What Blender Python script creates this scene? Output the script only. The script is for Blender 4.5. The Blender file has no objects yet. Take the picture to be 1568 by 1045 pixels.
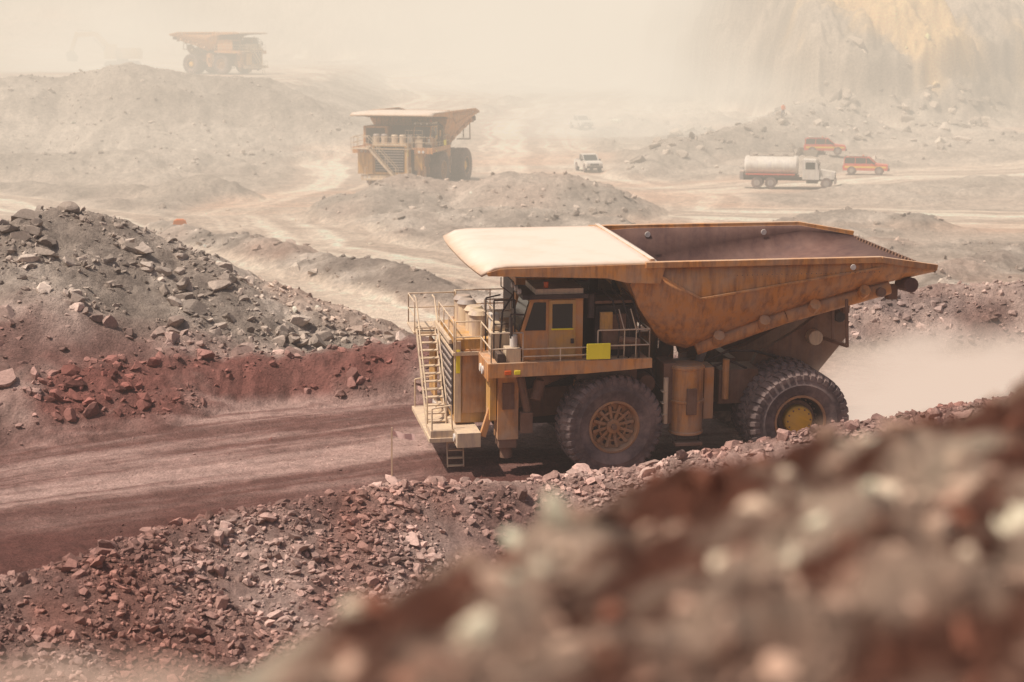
import bpy, math, random
import numpy as np
from mathutils import Vector, Matrix
import bmesh
random.seed(4); rng=np.random.default_rng(7)
scene=bpy.context.scene
R=math.radians
# ------------------------------------------------------------------ materials
def new_mat(name):
    m=bpy.data.materials.new(name); m.use_nodes=True
    nt=m.node_tree
    return m,nt,nt.nodes["Principled BSDF"]
def dusty(name,col,dust=(.46,.34,.26),amount=.45,rough=.6,scale=1.2,metal=0,grime=.5,top=.5,low=0.):
    m,nt,b=new_mat(name); N=nt.nodes; L=nt.links
    tc=N.new('ShaderNodeTexCoord')
    n1=N.new('ShaderNodeTexNoise'); n1.inputs['Scale'].default_value=scale; n1.inputs['Detail'].default_value=8; n1.inputs['Roughness'].default_value=.68
    L.new(tc.outputs['Object'],n1.inputs['Vector'])
    mp=N.new('ShaderNodeMapping'); mp.inputs['Scale'].default_value=(4,4,.6)
    L.new(tc.outputs['Object'],mp.inputs['Vector'])
    n2=N.new('ShaderNodeTexNoise'); n2.inputs['Scale'].default_value=1.1; n2.inputs['Detail'].default_value=8; n2.inputs['Roughness'].default_value=.62
    L.new(mp.outputs[0],n2.inputs['Vector'])
    g=N.new('ShaderNodeNewGeometry'); sx=N.new('ShaderNodeSeparateXYZ'); L.new(g.outputs['Normal'],sx.inputs[0])
    up=N.new('ShaderNodeMapRange'); up.inputs[1].default_value=.3; up.inputs[2].default_value=1; up.inputs[3].default_value=0; up.inputs[4].default_value=top
    L.new(sx.outputs['Z'],up.inputs[0])
    r1=N.new('ShaderNodeMapRange'); r1.inputs[1].default_value=.38; r1.inputs[2].default_value=.68; r1.inputs[3].default_value=0; r1.inputs[4].default_value=amount*1.5
    L.new(n1.outputs[0],r1.inputs[0])
    ad=N.new('ShaderNodeMath'); ad.operation='ADD'; ad.use_clamp=True
    L.new(up.outputs[0],ad.inputs[0]); L.new(r1.outputs[0],ad.inputs[1]); last=ad
    if low:
        so=N.new('ShaderNodeSeparateXYZ'); L.new(tc.outputs['Object'],so.inputs[0])
        rl=N.new('ShaderNodeMapRange'); rl.inputs[1].default_value=3.6; rl.inputs[2].default_value=.6; rl.inputs[3].default_value=0; rl.inputs[4].default_value=low
        L.new(so.outputs['Z'],rl.inputs[0]); a2=N.new('ShaderNodeMath'); a2.operation='ADD'; a2.use_clamp=True
        L.new(ad.outputs[0],a2.inputs[0]); L.new(rl.outputs[0],a2.inputs[1]); last=a2
    r2=N.new('ShaderNodeMapRange'); r2.inputs[1].default_value=.45; r2.inputs[2].default_value=.64; r2.inputs[3].default_value=0; r2.inputs[4].default_value=grime
    L.new(n2.outputs[0],r2.inputs[0])
    m1=N.new('ShaderNodeMix'); m1.data_type='RGBA'; m1.inputs[6].default_value=(*col,1); m1.inputs[7].default_value=(col[0]*.36,col[1]*.33,col[2]*.6,1)
    L.new(r2.outputs[0],m1.inputs[0])
    m2=N.new('ShaderNodeMix'); m2.data_type='RGBA'; m2.inputs[7].default_value=(*dust,1)
    L.new(m1.outputs[2],m2.inputs[6]); L.new(last.outputs[0],m2.inputs[0])
    L.new(m2.outputs[2],b.inputs['Base Color'])
    b.inputs['Roughness'].default_value=rough; b.inputs['Metallic'].default_value=metal
    bp=N.new('ShaderNodeBump'); bp.inputs['Strength'].default_value=.2; bp.inputs['Distance'].default_value=.05
    L.new(n1.outputs[0],bp.inputs['Height']); L.new(bp.outputs[0],b.inputs['Normal'])
    return m
M={}
M['orange']=dusty('orange_paint',(.62,.265,.065),dust=(.47,.32,.22),amount=.45,top=.5,grime=.75,low=.35)
M['canopy']=dusty('canopy_paint',(.55,.36,.22),dust=(.64,.54,.46),amount=.35,top=.75,grime=.3,scale=.5)
M['inner']=dusty('tray_inner_steel',(.11,.05,.04),dust=(.2,.11,.085),amount=.45,top=.25,rough=.75)
M['yellow']=dusty('yellow_paint',(.60,.32,.06),dust=(.44,.3,.2),amount=.45,top=.3,grime=.6,low=.2)
M['bright']=dusty('yellow_sign_paint',(.85,.72,.03),amount=.03,top=.1,grime=.1)
M['cream']=dusty('cream_paint',(.66,.51,.34),dust=(.46,.35,.26),amount=.35,top=.3,grime=.5)
M['dark']=dusty('dark_steel',(.03,.022,.022),dust=(.16,.105,.08),amount=.3,top=.5)
M['frame']=dusty('frame_steel',(.18,.085,.045),dust=(.27,.175,.13),amount=.4,top=.4,low=.3)
M['tyre']=dusty('tyre_rubber',(.10,.072,.07),dust=(.31,.22,.195),amount=.6,rough=.9,top=.2,grime=.4,scale=1.1)
M['rim']=dusty('rim_paint',(.42,.2,.08),dust=(.36,.24,.17),amount=.55,top=.3)
M['hub']=dusty('hub_yellow',(.75,.42,.04),amount=.15,top=.2,grime=.3)
M['grey']=dusty('grey_metal',(.3,.27,.25),amount=.3)
M['white']=dusty('white_paint',(.7,.66,.6),dust=(.5,.42,.34),amount=.35,top=.3,grime=.3)
M['red']=dusty('red_paint',(.6,.05,.025),amount=.25,top=.2,grime=.1)
M['caryel']=dusty('yellow_stripe_paint',(.8,.5,.05),amount=.1,top=.1,grime=.1)
M['hiviz']=dusty('hiviz_cloth',(.8,.28,.1),amount=.15,top=.05,grime=.1,rough=.9)
M['wood']=dusty('stake_wood',(.6,.42,.28),amount=.1)
M['ribbon']=dusty('ribbon_pink',(.85,.6,.55),amount=.05,top=0,grime=0)
m,nt,b=new_mat('cab_glass'); b.inputs['Base Color'].default_value=(.03,.035,.035,1); b.inputs['Roughness'].default_value=.15; M['glass']=m
m,nt,b=new_mat('marker_lamp'); b.inputs['Base Color'].default_value=(.7,.12,.02,1); b.inputs['Roughness'].default_value=.3; M['lamp']=m
# ------------------------------------------------------------------ mesh builder
class MB:
    def __init__(s): s.v=[]; s.f=[]; s.m=[]; s.mats=[]
    def mi(s,k):
        if k not in s.mats: s.mats.append(k)
        return s.mats.index(k)
    def add(s,vs,fs,mat):
        o=len(s.v); s.v+= [tuple(v) for v in vs]; i=s.mi(mat)
        for f in fs: s.f.append([o+k for k in f]); s.m.append(i)
    def box(s,c,d,mat,rot=None):
        vs=[Vector((x*d[0]/2,y*d[1]/2,z*d[2]/2)) for x in(-1,1) for y in(-1,1) for z in(-1,1)]
        if rot: 
            mt=Matrix.Rotation(rot[0],3,'X')@Matrix.Rotation(rot[1],3,'Y')@Matrix.Rotation(rot[2],3,'Z'); vs=[mt@v for v in vs]
        vs=[v+Vector(c) for v in vs]
        s.add(vs,[(0,1,3,2),(4,6,7,5),(0,4,5,1),(2,3,7,6),(0,2,6,4),(1,5,7,3)],mat)
    def b(s,x0,x1,y0,y1,z0,z1,mat): s.box(((x0+x1)/2,(y0+y1)/2,(z0+z1)/2),(abs(x1-x0),abs(y1-y0),abs(z1-z0)),mat)
    def frm(s,p,q):
        p=Vector(p);q=Vector(q);d=(q-p).normalized()
        a=Vector((0,0,1)) if abs(d.z)<.95 else Vector((1,0,0))
        u=d.cross(a).normalized(); w=u.cross(d).normalized(); return p,q,u,w
    def beam(s,p,q,w,h,mat):
        p,q,u,t=s.frm(p,q)
        vs=[c+u*(a*w/2)+t*(b_*h/2) for c in(p,q) for a,b_ in((-1,-1),(1,-1),(1,1),(-1,1))]
        s.add(vs,[(3,2,1,0),(4,5,6,7),(0,1,5,4),(1,2,6,5),(2,3,7,6),(3,0,4,7)],mat)
    def cyl(s,p,q,r,mat,n=12,r2=None):
        p,q,u,t=s.frm(p,q); r2=r if r2 is None else r2
        vs=[];
        for c,rr in((p,r),(q,r2)):
            for i in range(n):
                a=2*math.pi*i/n; vs.append(c+u*math.cos(a)*rr+t*math.sin(a)*rr)
        fs=[(i,(i+1)%n,n+(i+1)%n,n+i) for i in range(n)]+[tuple(range(n))[::-1],tuple(range(n,2*n))]
        s.add(vs,fs,mat)
    def lathe(s,prof,mat,n=48,o=(0,0,0)):   # axis y
        vs=[]; k=len(prof)
        for i in range(n):
            a=2*math.pi*i/n
            for r,y in prof: vs.append((o[0]+r*math.cos(a),o[1]+y,o[2]+r*math.sin(a)))
        fs=[(i*k+j,((i+1)%n)*k+j,((i+1)%n)*k+j+1,i*k+j+1) for i in range(n) for j in range(k-1)]
        s.add(vs,fs,mat)
    def prism(s,pts,y0,y1,mat,capmat=None):
        n=len(pts); vs=[(x,y0,z) for x,z in pts]+[(x,y1,z) for x,z in pts]
        s.add(vs,[(i,(i+1)%n,n+(i+1)%n,n+i) for i in range(n)],mat)
        s.add(vs,[tuple(range(n))[::-1],tuple(range(n,2*n))],capmat or mat)
    def path(s,pts,r,mat,n=6):
        for a,b_ in zip(pts[:-1],pts[1:]): s.cyl(a,b_,r,mat,n)
    def mesh(s,name,smooth=True):
        me=bpy.data.meshes.new(name); me.from_pydata(s.v,[],s.f)
        for k in s.mats: me.materials.append(M[k])
        me.polygons.foreach_set('material_index',s.m)
        me.update()
        bm=bmesh.new(); bm.from_mesh(me); bmesh.ops.recalc_face_normals(bm,faces=bm.faces); bm.to_mesh(me); bm.free()
        if smooth:
            me.shade_smooth(); me.set_sharp_from_angle(angle=R(32))
        return me
def link(name,data,parent=None,loc=(0,0,0),rot=(0,0,0),bevel=0):
    o=bpy.data.objects.new(name,data); scene.collection.objects.link(o)
    o.location=loc; o.rotation_euler=rot
    if parent: o.parent=parent
    if bevel:
        mo=o.modifiers.new('bevel','BEVEL'); mo.width=bevel; mo.segments=2; mo.limit_method='ANGLE'; mo.angle_limit=R(40)
    return o
# ------------------------------------------------------------------ noise
def hsh(ix,iy,seed):
    h=(ix*374761393+iy*668265263+seed*1442695041)&0xffffffff
    h=((h^(h>>13))*1274126177)&0xffffffff
    h=(h^(h>>16))&0xffffffff
    return h.astype(np.float64)/4294967295.
def vn(x,y,seed=0):
    xi=np.floor(x);yi=np.floor(y);fx=x-xi;fy=y-yi
    xi=xi.astype(np.int64);yi=yi.astype(np.int64)
    fx=fx*fx*(3-2*fx);fy=fy*fy*(3-2*fy)
    a=hsh(xi,yi,seed);b_=hsh(xi+1,yi,seed);c=hsh(xi,yi+1,seed);d=hsh(xi+1,yi+1,seed)
    return (a+(b_-a)*fx)*(1-fy)+(c+(d-c)*fx)*fy
def fbm(x,y,seed=0,o=4,g=.5):
    t=0;a=1;s=0
    for i in range(o):
        t=t+a*(vn(x,y,seed+i)-.5); s+=a; a*=g; x=x*2.03+17.1; y=y*2.03+5.3
    return t/s*2
def cob(x,y,seed=0):
    xi=np.floor(x).astype(np.int64);yi=np.floor(y).astype(np.int64); best=np.zeros_like(x)
    for dx in(-1,0,1):
        for dy in(-1,0,1):
            cx=xi+dx;cy=yi+dy
            h1=hsh(cx,cy,seed); h2=(h1*977.)%1.; h3=(h1*7919.)%1.
            px=cx+h1;py=cy+h2;r=.35+.6*h3
            d=np.maximum(np.abs(x-px)+.4*np.abs(y-py),np.abs(y-py)+.3*(x-px))/r
            best=np.maximum(best,r*np.clip(1.25-d,0,.6))
    return best
def on(sel,fn,*arrs):
    out=np.zeros(sel.shape)
    if sel.any(): out[sel]=fn(*[a[sel] for a in arrs])
    return out
def sst(a,b_,v):
    t=np.clip((v-a)/(b_-a),0,1); return t*t*(3-2*t)
def ridge(x,y,pts,slope,w=.6):
    best=np.full_like(x,-1e3)
    for (x0,y0,z0),(x1,y1,z1) in zip(pts[:-1],pts[1:]):
        dx=x1-x0;dy=y1-y0
        t=np.clip(((x-x0)*dx+(y-y0)*dy)/(dx*dx+dy*dy),0,1)
        d=np.hypot(x-x0-t*dx,y-y0-t*dy)
        best=np.maximum(best,z0+(z1-z0)*t-slope*(np.sqrt(d*d+w*w)-w))
    return best
def pdist(x,y,pts):      # signed distance to a road centre line
    best=np.full_like(x,1e4); sg=np.zeros_like(x)
    for (x0,y0),(x1,y1) in zip(pts[:-1],pts[1:]):
        dx=x1-x0;dy=y1-y0
        t=np.clip(((x-x0)*dx+(y-y0)*dy)/(dx*dx+dy*dy),0,1)
        ex=x-x0-t*dx;ey=y-y0-t*dy; d=np.hypot(ex,ey)
        s=np.where(dx*ey-dy*ex>0,1.,-1.); c=d<best
        sg=np.where(c,s*d,sg); best=np.where(c,d,best)
    return sg
BERM=[(-40,24,1.5),(-12.5,42.5,1.3),(-8.2,48.2,1.35),(-3.6,52.3,1.2),(0,54.6,.8),(3,56,.7),(4.9,56.3,1.0),(8.2,56,1.75),(10.6,55.2,2.5),(15.3,54,3.7),(40,50,5)]
RID=[ # pts, slope, w
 ([(-40,60,1.2),(-20,64,1.4),(-14.5,68.6,1.5),(-9.5,72,1.8),(-3.8,73,2.3),(4,75,1.6),(10,76,.2)],.62,.5),
 ([(-45,72,7),(-21.8,76,6.6),(-19,79.5,6.8),(-17.6,80,6.0),(-15.5,80,4.9),(-11.1,80.5,3.5),(-8,79,2.1),(-5,77.5,1.2)],.50,1.2),
 ([(-26,136,.6),(-22.6,128,.9),(-17,121,1.0),(-12.5,113,1.1),(-7,105,1.1),(-3,98,1.0),(4,93,.8)],.4,.7),
 ([(-12.5,144,.2),(-10,150,3.0),(-4,151,2.8),(-1,149,3.0),(3.6,150,3.3),(5,149,2.4),(9.4,147,.5)],.42,1.0),
 ([(-12,140,.4),(-6,140,1.6),(2,139,1.5),(9,136,.4)],.3,1.),
 ([(-9,132,.3),(-3,130,.9),(5,126,.5)],.3,1.),
 ([(-32,165,1.2),(-29,166,2.1),(-26,165,1.2)],.5,.8),
 ([(-90,190,2.2),(-55,195,2.2),(-42,197,2.5),(-33,204,1.5),(-22,215,1.2)],.45,1.5),
 ([(-120,225,9),(-80,230,10.0),(-65,232,9.5),(-58,236,9.4),(-50.6,237,10.9),(-44,240,9.8),(-33.4,242,8.9),(-28.4,235,5.4),(-21.5,226,1.8)],.42,2.),
 ([(13.5,190,.4),(20,213,2.6),(27,222,3.3),(33.8,230,4.2),(40,244,6)],.4,1.5),
 ([(21,138,.4),(25,140,1.3),(30,138,1.1),(34,135,.4)],.35,.8),
 ([(5,80,.3),(9,84,1.4),(14,87,2.0),(22.8,88,2.3),(30,87,2.6),(50,86,3)],.6,.6),
 ([(34,118,.8),(26,108,1.0),(24,101,.6)],.4,.8),
]
ROADS=[([(4,84),(-4.6,89),(-13,106),(-24,125),(-35,146),(-52,165),(-90,180)],6.5),
 ([(14,96),(1,104),(-14,126),(-21,150),(-16,182),(-19,222),(-24,262),(-8,330),(-25,400),(10,480)],7.5),
 ([(9,125),(13,165),(3,200),(2,260),(14,330),(40,420)],9),
 ([(90,120),(50,140),(15,150)],10),([(60,200),(38,190),(12,170)],8)]
MX=[-9,-1.6,-.63,-.146,.12,.36,.8,1.27,2.0,5,14]; MY=[0,3.4,4.3,4.6,5.05,5.4,5.85,6.3,6.9,8.5,12]; MZ=[11.85,12.67,12.92,13.03,13.05,13.05,13.06,13.06,13.11,13.33,13.5]
BX=[p[0] for p in BERM]; BY=[p[1] for p in BERM]
def H(x,y,full=False):
    x=np.asarray(x,float);y=np.asarray(y,float)
    amp=np.clip(.25+y*.008,.25,3.)
    far=sst(90,180,y); ns=far<1; fs_=far>0
    fn=lambda s1,sc:(lambda a,b_:fbm(a/sc,b_/sc,s1))
    wx=x+amp*((1-far)*on(ns,fn(3,2.6),x,y)+far*on(fs_,fn(5,11),x,y))
    wy=y+amp*((1-far)*on(ns,fn(13,2.6),x,y)+far*on(fs_,fn(15,11),x,y))
    base=np.interp(y,[0,200,400,480,5000],[0,0,5.6,9,9])
    base=base+on(y>100,lambda a,b_:.3*fbm(a/16,b_/9,21),x,y)*sst(100,120,y)
    base=base+.043*np.clip(y-59.3,0,7)*sst(74,68,y)*sst(40,20,np.abs(x))
    yb=np.interp(x,BX,BY)
    base=np.where(y<yb+1,-3.2*sst(-.5,5.5,yb-y),base)
    z=base.copy(); m=np.zeros_like(x)
    rdis=np.full_like(x,9.); rs=np.zeros_like(x)
    sel=y>78
    for pts,w in ROADS:
        sd=np.full_like(x,1e4)
        if sel.any(): sd[sel]=pdist(wx[sel],wy[sel],pts)
        q=np.abs(sd)/w; c=q<rdis; rdis=np.where(c,q,rdis); rs=np.where(c,sd,rs)
    off=sst(.85,1.25,rdis)*sst(84,95,y)
    rough=on(off>0,lambda a,b_:fbm(a/6,b_/5,25,5,.6),x,y)*off
    z=z+np.clip(rough,-.1,1)*np.clip(y*.006,.3,1.6); m=np.maximum(m,off*sst(-.3,.5,rough)*.8)
    sel=(y>20)&(y<75)
    r=np.full_like(x,-99.)
    if sel.any(): r[sel]=ridge(wx[sel],wy[sel],BERM,.6,.35)+.16*fbm(x[sel]/1.3,y[sel]/1.3,31)
    m=np.maximum(m,sst(0,.3,r-z)); z=np.maximum(z,r)
    m=np.where(y<yb-1,1,m)
    for pts,s,w in RID:
        yy=[p[1] for p in pts]; mnz=max(p[2] for p in pts)/s+6; sel=(y>min(yy)-mnz)&(y<max(yy)+mnz)
        if not sel.any(): continue
        a_,b_=x[sel],y[sel]; k=1.5+.02*min(yy)
        r=ridge(wx[sel],wy[sel],pts,s,w)+(.14+.004*b_)*fbm(a_/k,b_/k,41,5,.6)
        m[sel]=np.maximum(m[sel],sst(0,.35+.003*min(yy),r-z[sel])); z[sel]=np.maximum(z[sel],r)
    o=np.maximum(np.maximum(241-wy,wx+34),0); pl=8.0-.36*o
    m=np.maximum(m,sst(0,1,pl-z)*sst(.5,3,o)); z=np.maximum(z,pl)
    sel=y>240
    if sel.any():
        a_,b_,u_,v_=x[sel],y[sel],wx[sel],wy[sel]
        fy=np.interp(u_,[20,34,45,60,85,130,400],[420,300,262,262,278,300,330])
        d=np.clip(v_-fy,0,None)
        gul=np.abs(fbm(a_/9+b_/22,b_/26,61,5,.6))
        hh=.58*d+4*sst(8,10,d)-3*sst(18,26,d)+4*sst(30,32,d)-3*sst(40,50,d)
        hl=np.where(d>0,hh+gul*np.clip(d*.4,0,7)+2.4*fbm(a_/5,b_/5,62,6,.62)*sst(0,6,d),0)*sst(20,50,u_+.12*(v_-260))
        m[sel]=np.maximum(m[sel],sst(.3,2,hl)); z[sel]+=np.maximum(hl,0)
        bw=np.clip(v_-(455+60*fbm(a_/90,b_*0+.3,71,3)),0,None)
        st=bw*.36+6*fbm(a_/50,b_/50,75,3)*sst(0,20,bw); st=np.clip(st,0,None); k=16.; q=np.floor(st/k); f=st/k-q; bench=(q+sst(.1,1,f)**.8)*k
        bench=np.where(bw>0,bench+4*fbm(a_/22,b_/22,72,5,.6)*sst(0,20,bw),0)
        ramp=12*sst(0,1,(u_+50)/-80)*sst(370,520,v_)
        m[sel]=np.maximum(m[sel],sst(0,3,bench)*.8); z[sel]+=np.minimum(bench,240)+ramp
    z=np.minimum(z,230)
    mm=np.zeros_like(x)
    sel=y<34
    if sel.any():
        a_,b_=x[sel],y[sel]
        yc=np.interp(a_,MX,MY); zc=np.interp(a_,MX,MZ); dd=(b_-yc)*.72; nr=sst(28,14,b_)
        zm=zc-.85*np.clip(dd,0,None)-.02*np.clip(-dd,0,4)-.15*np.clip(-dd-5,0,None)+nr*(.13*fbm(a_/.8,b_/.8,81,3)+.10*fbm(a_/.26,b_/.26,82,3))
        mm[sel]=sst(0,.5,zm-z[sel]); z[sel]=np.maximum(z[sel],zm)
    m=np.maximum(m,mm)
    near=sst(112,95,y); a=.35+.65*on(m>0,lambda p,q:sst(-.3,.5,fbm(p/3.,q/3.,91,3)),x,y)
    z=z+m*(1-mm)*near*a*on((m>0)&(near>0)&(mm<1),lambda p,q:.2*cob(p/.55,q/.55,101)+.12*cob(p/.2,q/.2,111),x,y)
    z=z+m*(1-near)*a*on((m>0)&(near<1),lambda p,q:.3*cob(p/1.4,q/1.4,121)+.2*cob(p/.6,q/.6,131),x,y)
    z=z+mm*on(mm>0,lambda p,q:.08*cob(p/.2,q/.2,141)+.05*cob(p/.1,q/.1,142),x,y)
    rc=y-np.interp(x,[-40,-16,-3,10,40],[38,57,64.3,66,68])
    rd=(1-m)*sst(95,75,y)
    z=z+on(rd>0,lambda p,q,c:.07*fbm(c*.9,p*.1,151,4)+.05*fbm(p/.5,q/.5,152,4,.6),x,y,rc)*rd
    if full: return z,m,mm,rc,rs,rdis
    return z
def Hs(x,y): return float(H(np.array([x]),np.array([y]))[0])
def lerp(a,b_,t): return a+(b_-a)*t[...,None]
def COL(x,y,z,m,mm,rc,rs,rdis):
    c=lambda *v: np.broadcast_to(np.array(v,float),x.shape+(3,))
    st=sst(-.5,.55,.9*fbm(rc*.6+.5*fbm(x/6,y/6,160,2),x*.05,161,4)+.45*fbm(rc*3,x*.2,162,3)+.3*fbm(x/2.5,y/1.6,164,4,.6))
    pale=(.12+.88*st)*sst(-7.5,-2.,rc+2.*fbm(x/4,y/4,163,3))  # paler tracks, dark reddish road surface on the near side
    nroad=lerp(c(.125,.05,.041),c(.43,.285,.25),pale)
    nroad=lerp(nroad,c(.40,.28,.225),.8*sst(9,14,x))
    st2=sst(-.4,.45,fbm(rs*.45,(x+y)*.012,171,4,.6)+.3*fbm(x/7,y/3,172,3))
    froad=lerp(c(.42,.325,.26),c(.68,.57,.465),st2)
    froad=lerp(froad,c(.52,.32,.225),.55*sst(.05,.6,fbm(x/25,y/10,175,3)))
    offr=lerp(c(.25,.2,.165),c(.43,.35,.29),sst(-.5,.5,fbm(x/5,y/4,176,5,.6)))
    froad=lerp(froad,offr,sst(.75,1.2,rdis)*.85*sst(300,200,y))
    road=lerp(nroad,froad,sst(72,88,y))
    n=fbm(x/2.5,y/2.5,181,4); nb=fbm(x/9,y/9,182,3)
    rk=lerp(c(.185,.10,.085),c(.38,.265,.23),sst(-.5,.6,n))
    red=.9*sst(.1,.6,.6*fbm(x/3,y/2,183,4)+.7*sst(61,65,y-.38*(x+14))*sst(71.0,68.6,y-.38*(x+14))*sst(-19,-15,x)*sst(-3,-8,x))*sst(78,73,y)*sst(60,64,y)
    rk=lerp(rk,c(.19,.07,.057),red)
    rk=lerp(rk,c(.25,.115,.09),.55*sst(0,.5,fbm(x/2.2,y/2.2,190,3))*sst(60,57,y))
    gry=lerp(c(.23,.185,.155),c(.48,.405,.345),sst(-.5,.6,n+.5*nb))
    gry=lerp(gry,c(.34,.215,.165),.6*sst(0,.6,nb))
    rk=lerp(rk,gry,sst(69.5,73.5,y-.25*(x+14))*(1-.75*sst(5,9,x)*sst(100,92,y)))
    rk=lerp(rk,c(.15,.11,.105),.6*sst(5,9,x)*sst(78,82,y)*sst(94,90,y)*sst(-.2,.4,fbm(x/2,y/2,188,3)))
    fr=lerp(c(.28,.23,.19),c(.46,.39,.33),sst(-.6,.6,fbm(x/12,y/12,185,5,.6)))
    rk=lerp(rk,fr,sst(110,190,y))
    hillc=lerp(c(.22,.175,.135),c(.40,.32,.25),sst(-.4,.4,fbm(x/8,y/10,189,5,.65)))
    hillc=lerp(hillc,c(.60,.40,.19),sst(.2,.5,.5*fbm(x/9,y/9,186,4)+.7*sst(17,0,np.hypot((x-60),(y-286)*.6))))
    rk=lerp(rk,hillc,sst(258,275,y)*sst(30,45,x))
    mc=lerp(c(.14,.055,.035),c(.62,.45,.34),sst(-.28,.38,fbm((x+y)/.5,(x-y)/.22,187,4)))  # cream highlights and dark brown shade put into the mound colour
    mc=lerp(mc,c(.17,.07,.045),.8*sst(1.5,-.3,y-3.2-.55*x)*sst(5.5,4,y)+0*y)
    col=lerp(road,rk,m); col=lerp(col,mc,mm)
    return col*(1+.24*fbm(x/.6,y/.6,191,3))[...,None]
def fastmesh(name,co,F,cols,mat,smooth=True):
    me=bpy.data.meshes.new(name); k=F.shape[1]
    me.vertices.add(len(co)); me.vertices.foreach_set('co',co.astype(np.float32).ravel())
    me.loops.add(F.size); me.loops.foreach_set('vertex_index',F.astype(np.int32).ravel())
    me.polygons.add(len(F)); me.polygons.foreach_set('loop_start',np.arange(0,F.size,k,dtype=np.int32))
    me.polygons.foreach_set('use_smooth',np.full(len(F),smooth))
    me.update(calc_edges=True)
    at=me.color_attributes.new('Col','FLOAT_COLOR','POINT')
    c4=np.ones((len(co),4),np.float32); c4[:,:3]=np.clip(cols,0,.62); at.data.foreach_set('color',c4.ravel())
    me.materials.append(mat); return me
def ground_mat(name,rock=False):
    m,nt,b=new_mat(name);N=nt.nodes;L=nt.links
    at=N.new('ShaderNodeAttribute'); at.attribute_name='Col'
    tc=N.new('ShaderNodeTexCoord')
    n1=N.new('ShaderNodeTexNoise'); n1.inputs['Scale'].default_value=3 if not rock else 9; n1.inputs['Detail'].default_value=12; n1.inputs['Roughness'].default_value=.84
    L.new(tc.outputs['Object'],n1.inputs['Vector'])
    mr=N.new('ShaderNodeMapRange'); mr.inputs[1].default_value=.3; mr.inputs[2].default_value=.7; mr.inputs[3].default_value=.5; mr.inputs[4].default_value=1.45
    L.new(n1.outputs[0],mr.inputs[0])
    mx=N.new('ShaderNodeVectorMath'); mx.operation='SCALE'; L.new(at.outputs['Color'],mx.inputs[0]); L.new(mr.outputs[0],mx.inputs['Scale'])
    L.new(mx.outputs[0],b.inputs['Base Color'])
    b.inputs['Roughness'].default_value=.95; b.inputs['Specular IOR Level'].default_value=.2
    bp=N.new('ShaderNodeBump'); bp.inputs['Strength'].default_value=.9 if not rock else .35; bp.inputs['Distance'].default_value=.16 if not rock else .05
    L.new(n1.outputs[0],bp.inputs['Height'])
    if not rock:
        v=N.new('ShaderNodeTexVoronoi'); v.inputs['Scale'].default_value=9; L.new(tc.outputs['Object'],v.inputs['Vector'])
        bp2=N.new('ShaderNodeBump'); bp2.inputs['Strength'].default_value=.5; bp2.inputs['Distance'].default_value=.06; bp2.invert=True
        L.new(v.outputs['Distance'],bp2.inputs['Height']); L.new(bp.outputs[0],bp2.inputs['Normal']); L.new(bp2.outputs[0],b.inputs['Normal'])
    else: L.new(bp.outputs[0],b.inputs['Normal'])
    return m
GM=ground_mat('ground_rubble_and_dust'); RM=ground_mat('rock_stone',True)
ys=np.concatenate([np.arange(-25,1,1.),np.arange(1,8.5,.05),np.arange(8.5,36,.5),np.arange(36,62,.08),np.arange(62,98,.12),np.arange(98,160,.3),np.arange(160,300,.6),np.arange(300,420,.9),np.arange(420,620,2.),np.geomspace(620,1600,45)])
sd=np.linspace(-.3,.3,820); so=.3+np.geomspace(.004,1.2,40)
ss=np.concatenate([-so[::-1],sd,so])
Y,S=np.meshgrid(ys,ss,indexing='ij'); X=(Y+30)*S
Xf,Yf=X.ravel(),Y.ravel()
r_=H(Xf,Yf,True); Z=r_[0]
C=COL(Xf,Yf,Z,*r_[1:])
nr,nc=X.shape; idx=np.arange(nr*nc).reshape(nr,nc)
F=np.stack([idx[:-1,:-1],idx[:-1,1:],idx[1:,1:],idx[1:,:-1]],-1).reshape(-1,4)
link('terrain',fastmesh('terrain',np.stack([Xf,Yf,Z],-1),F,C,GM))
# ------------------------------------------------------------------ rocks
def proto(sub,seed):
    bm=bmesh.new(); bmesh.ops.create_icosphere(bm,subdivisions=sub,radius=1)
    r=random.Random(seed)
    ax=[Vector((r.gauss(0,1),r.gauss(0,1),r.gauss(0,1))).normalized() for _ in range(9)]; lim=[r.uniform(.28,.7) for _ in ax]
    for v in bm.verts:
        p=v.co.copy()*(r.uniform(.85,1.2) if sub<3 else r.uniform(.97,1.03))
        for a,l in zip(ax,lim):
            d=p.dot(a)
            if d>l: p-=a*(d-l)
        v.co=p*1.25
    bmesh.ops.triangulate(bm,faces=bm.faces)
    bm.verts.index_update()
    co=np.array([v.co[:] for v in bm.verts]); tr=np.array([[v.index for v in f.verts] for f in bm.faces]); bm.free(); return co,tr
P1=[proto(1,i) for i in range(14)]; P2=[proto(2,i+50) for i in range(10)]; P3=[proto(3,i+80) for i in range(10)]
def rotm(n):
    q=rng.normal(size=(n,4)); q/=np.linalg.norm(q,axis=1)[:,None]; w,x,y,z=q.T
    return np.stack([np.stack([1-2*(y*y+z*z),2*(x*y-z*w),2*(x*z+y*w)],-1),np.stack([2*(x*y+z*w),1-2*(x*x+z*z),2*(y*z-x*w)],-1),np.stack([2*(x*z-y*w),2*(y*z+x*w),1-2*(x*x+y*y)],-1)],1)
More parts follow.
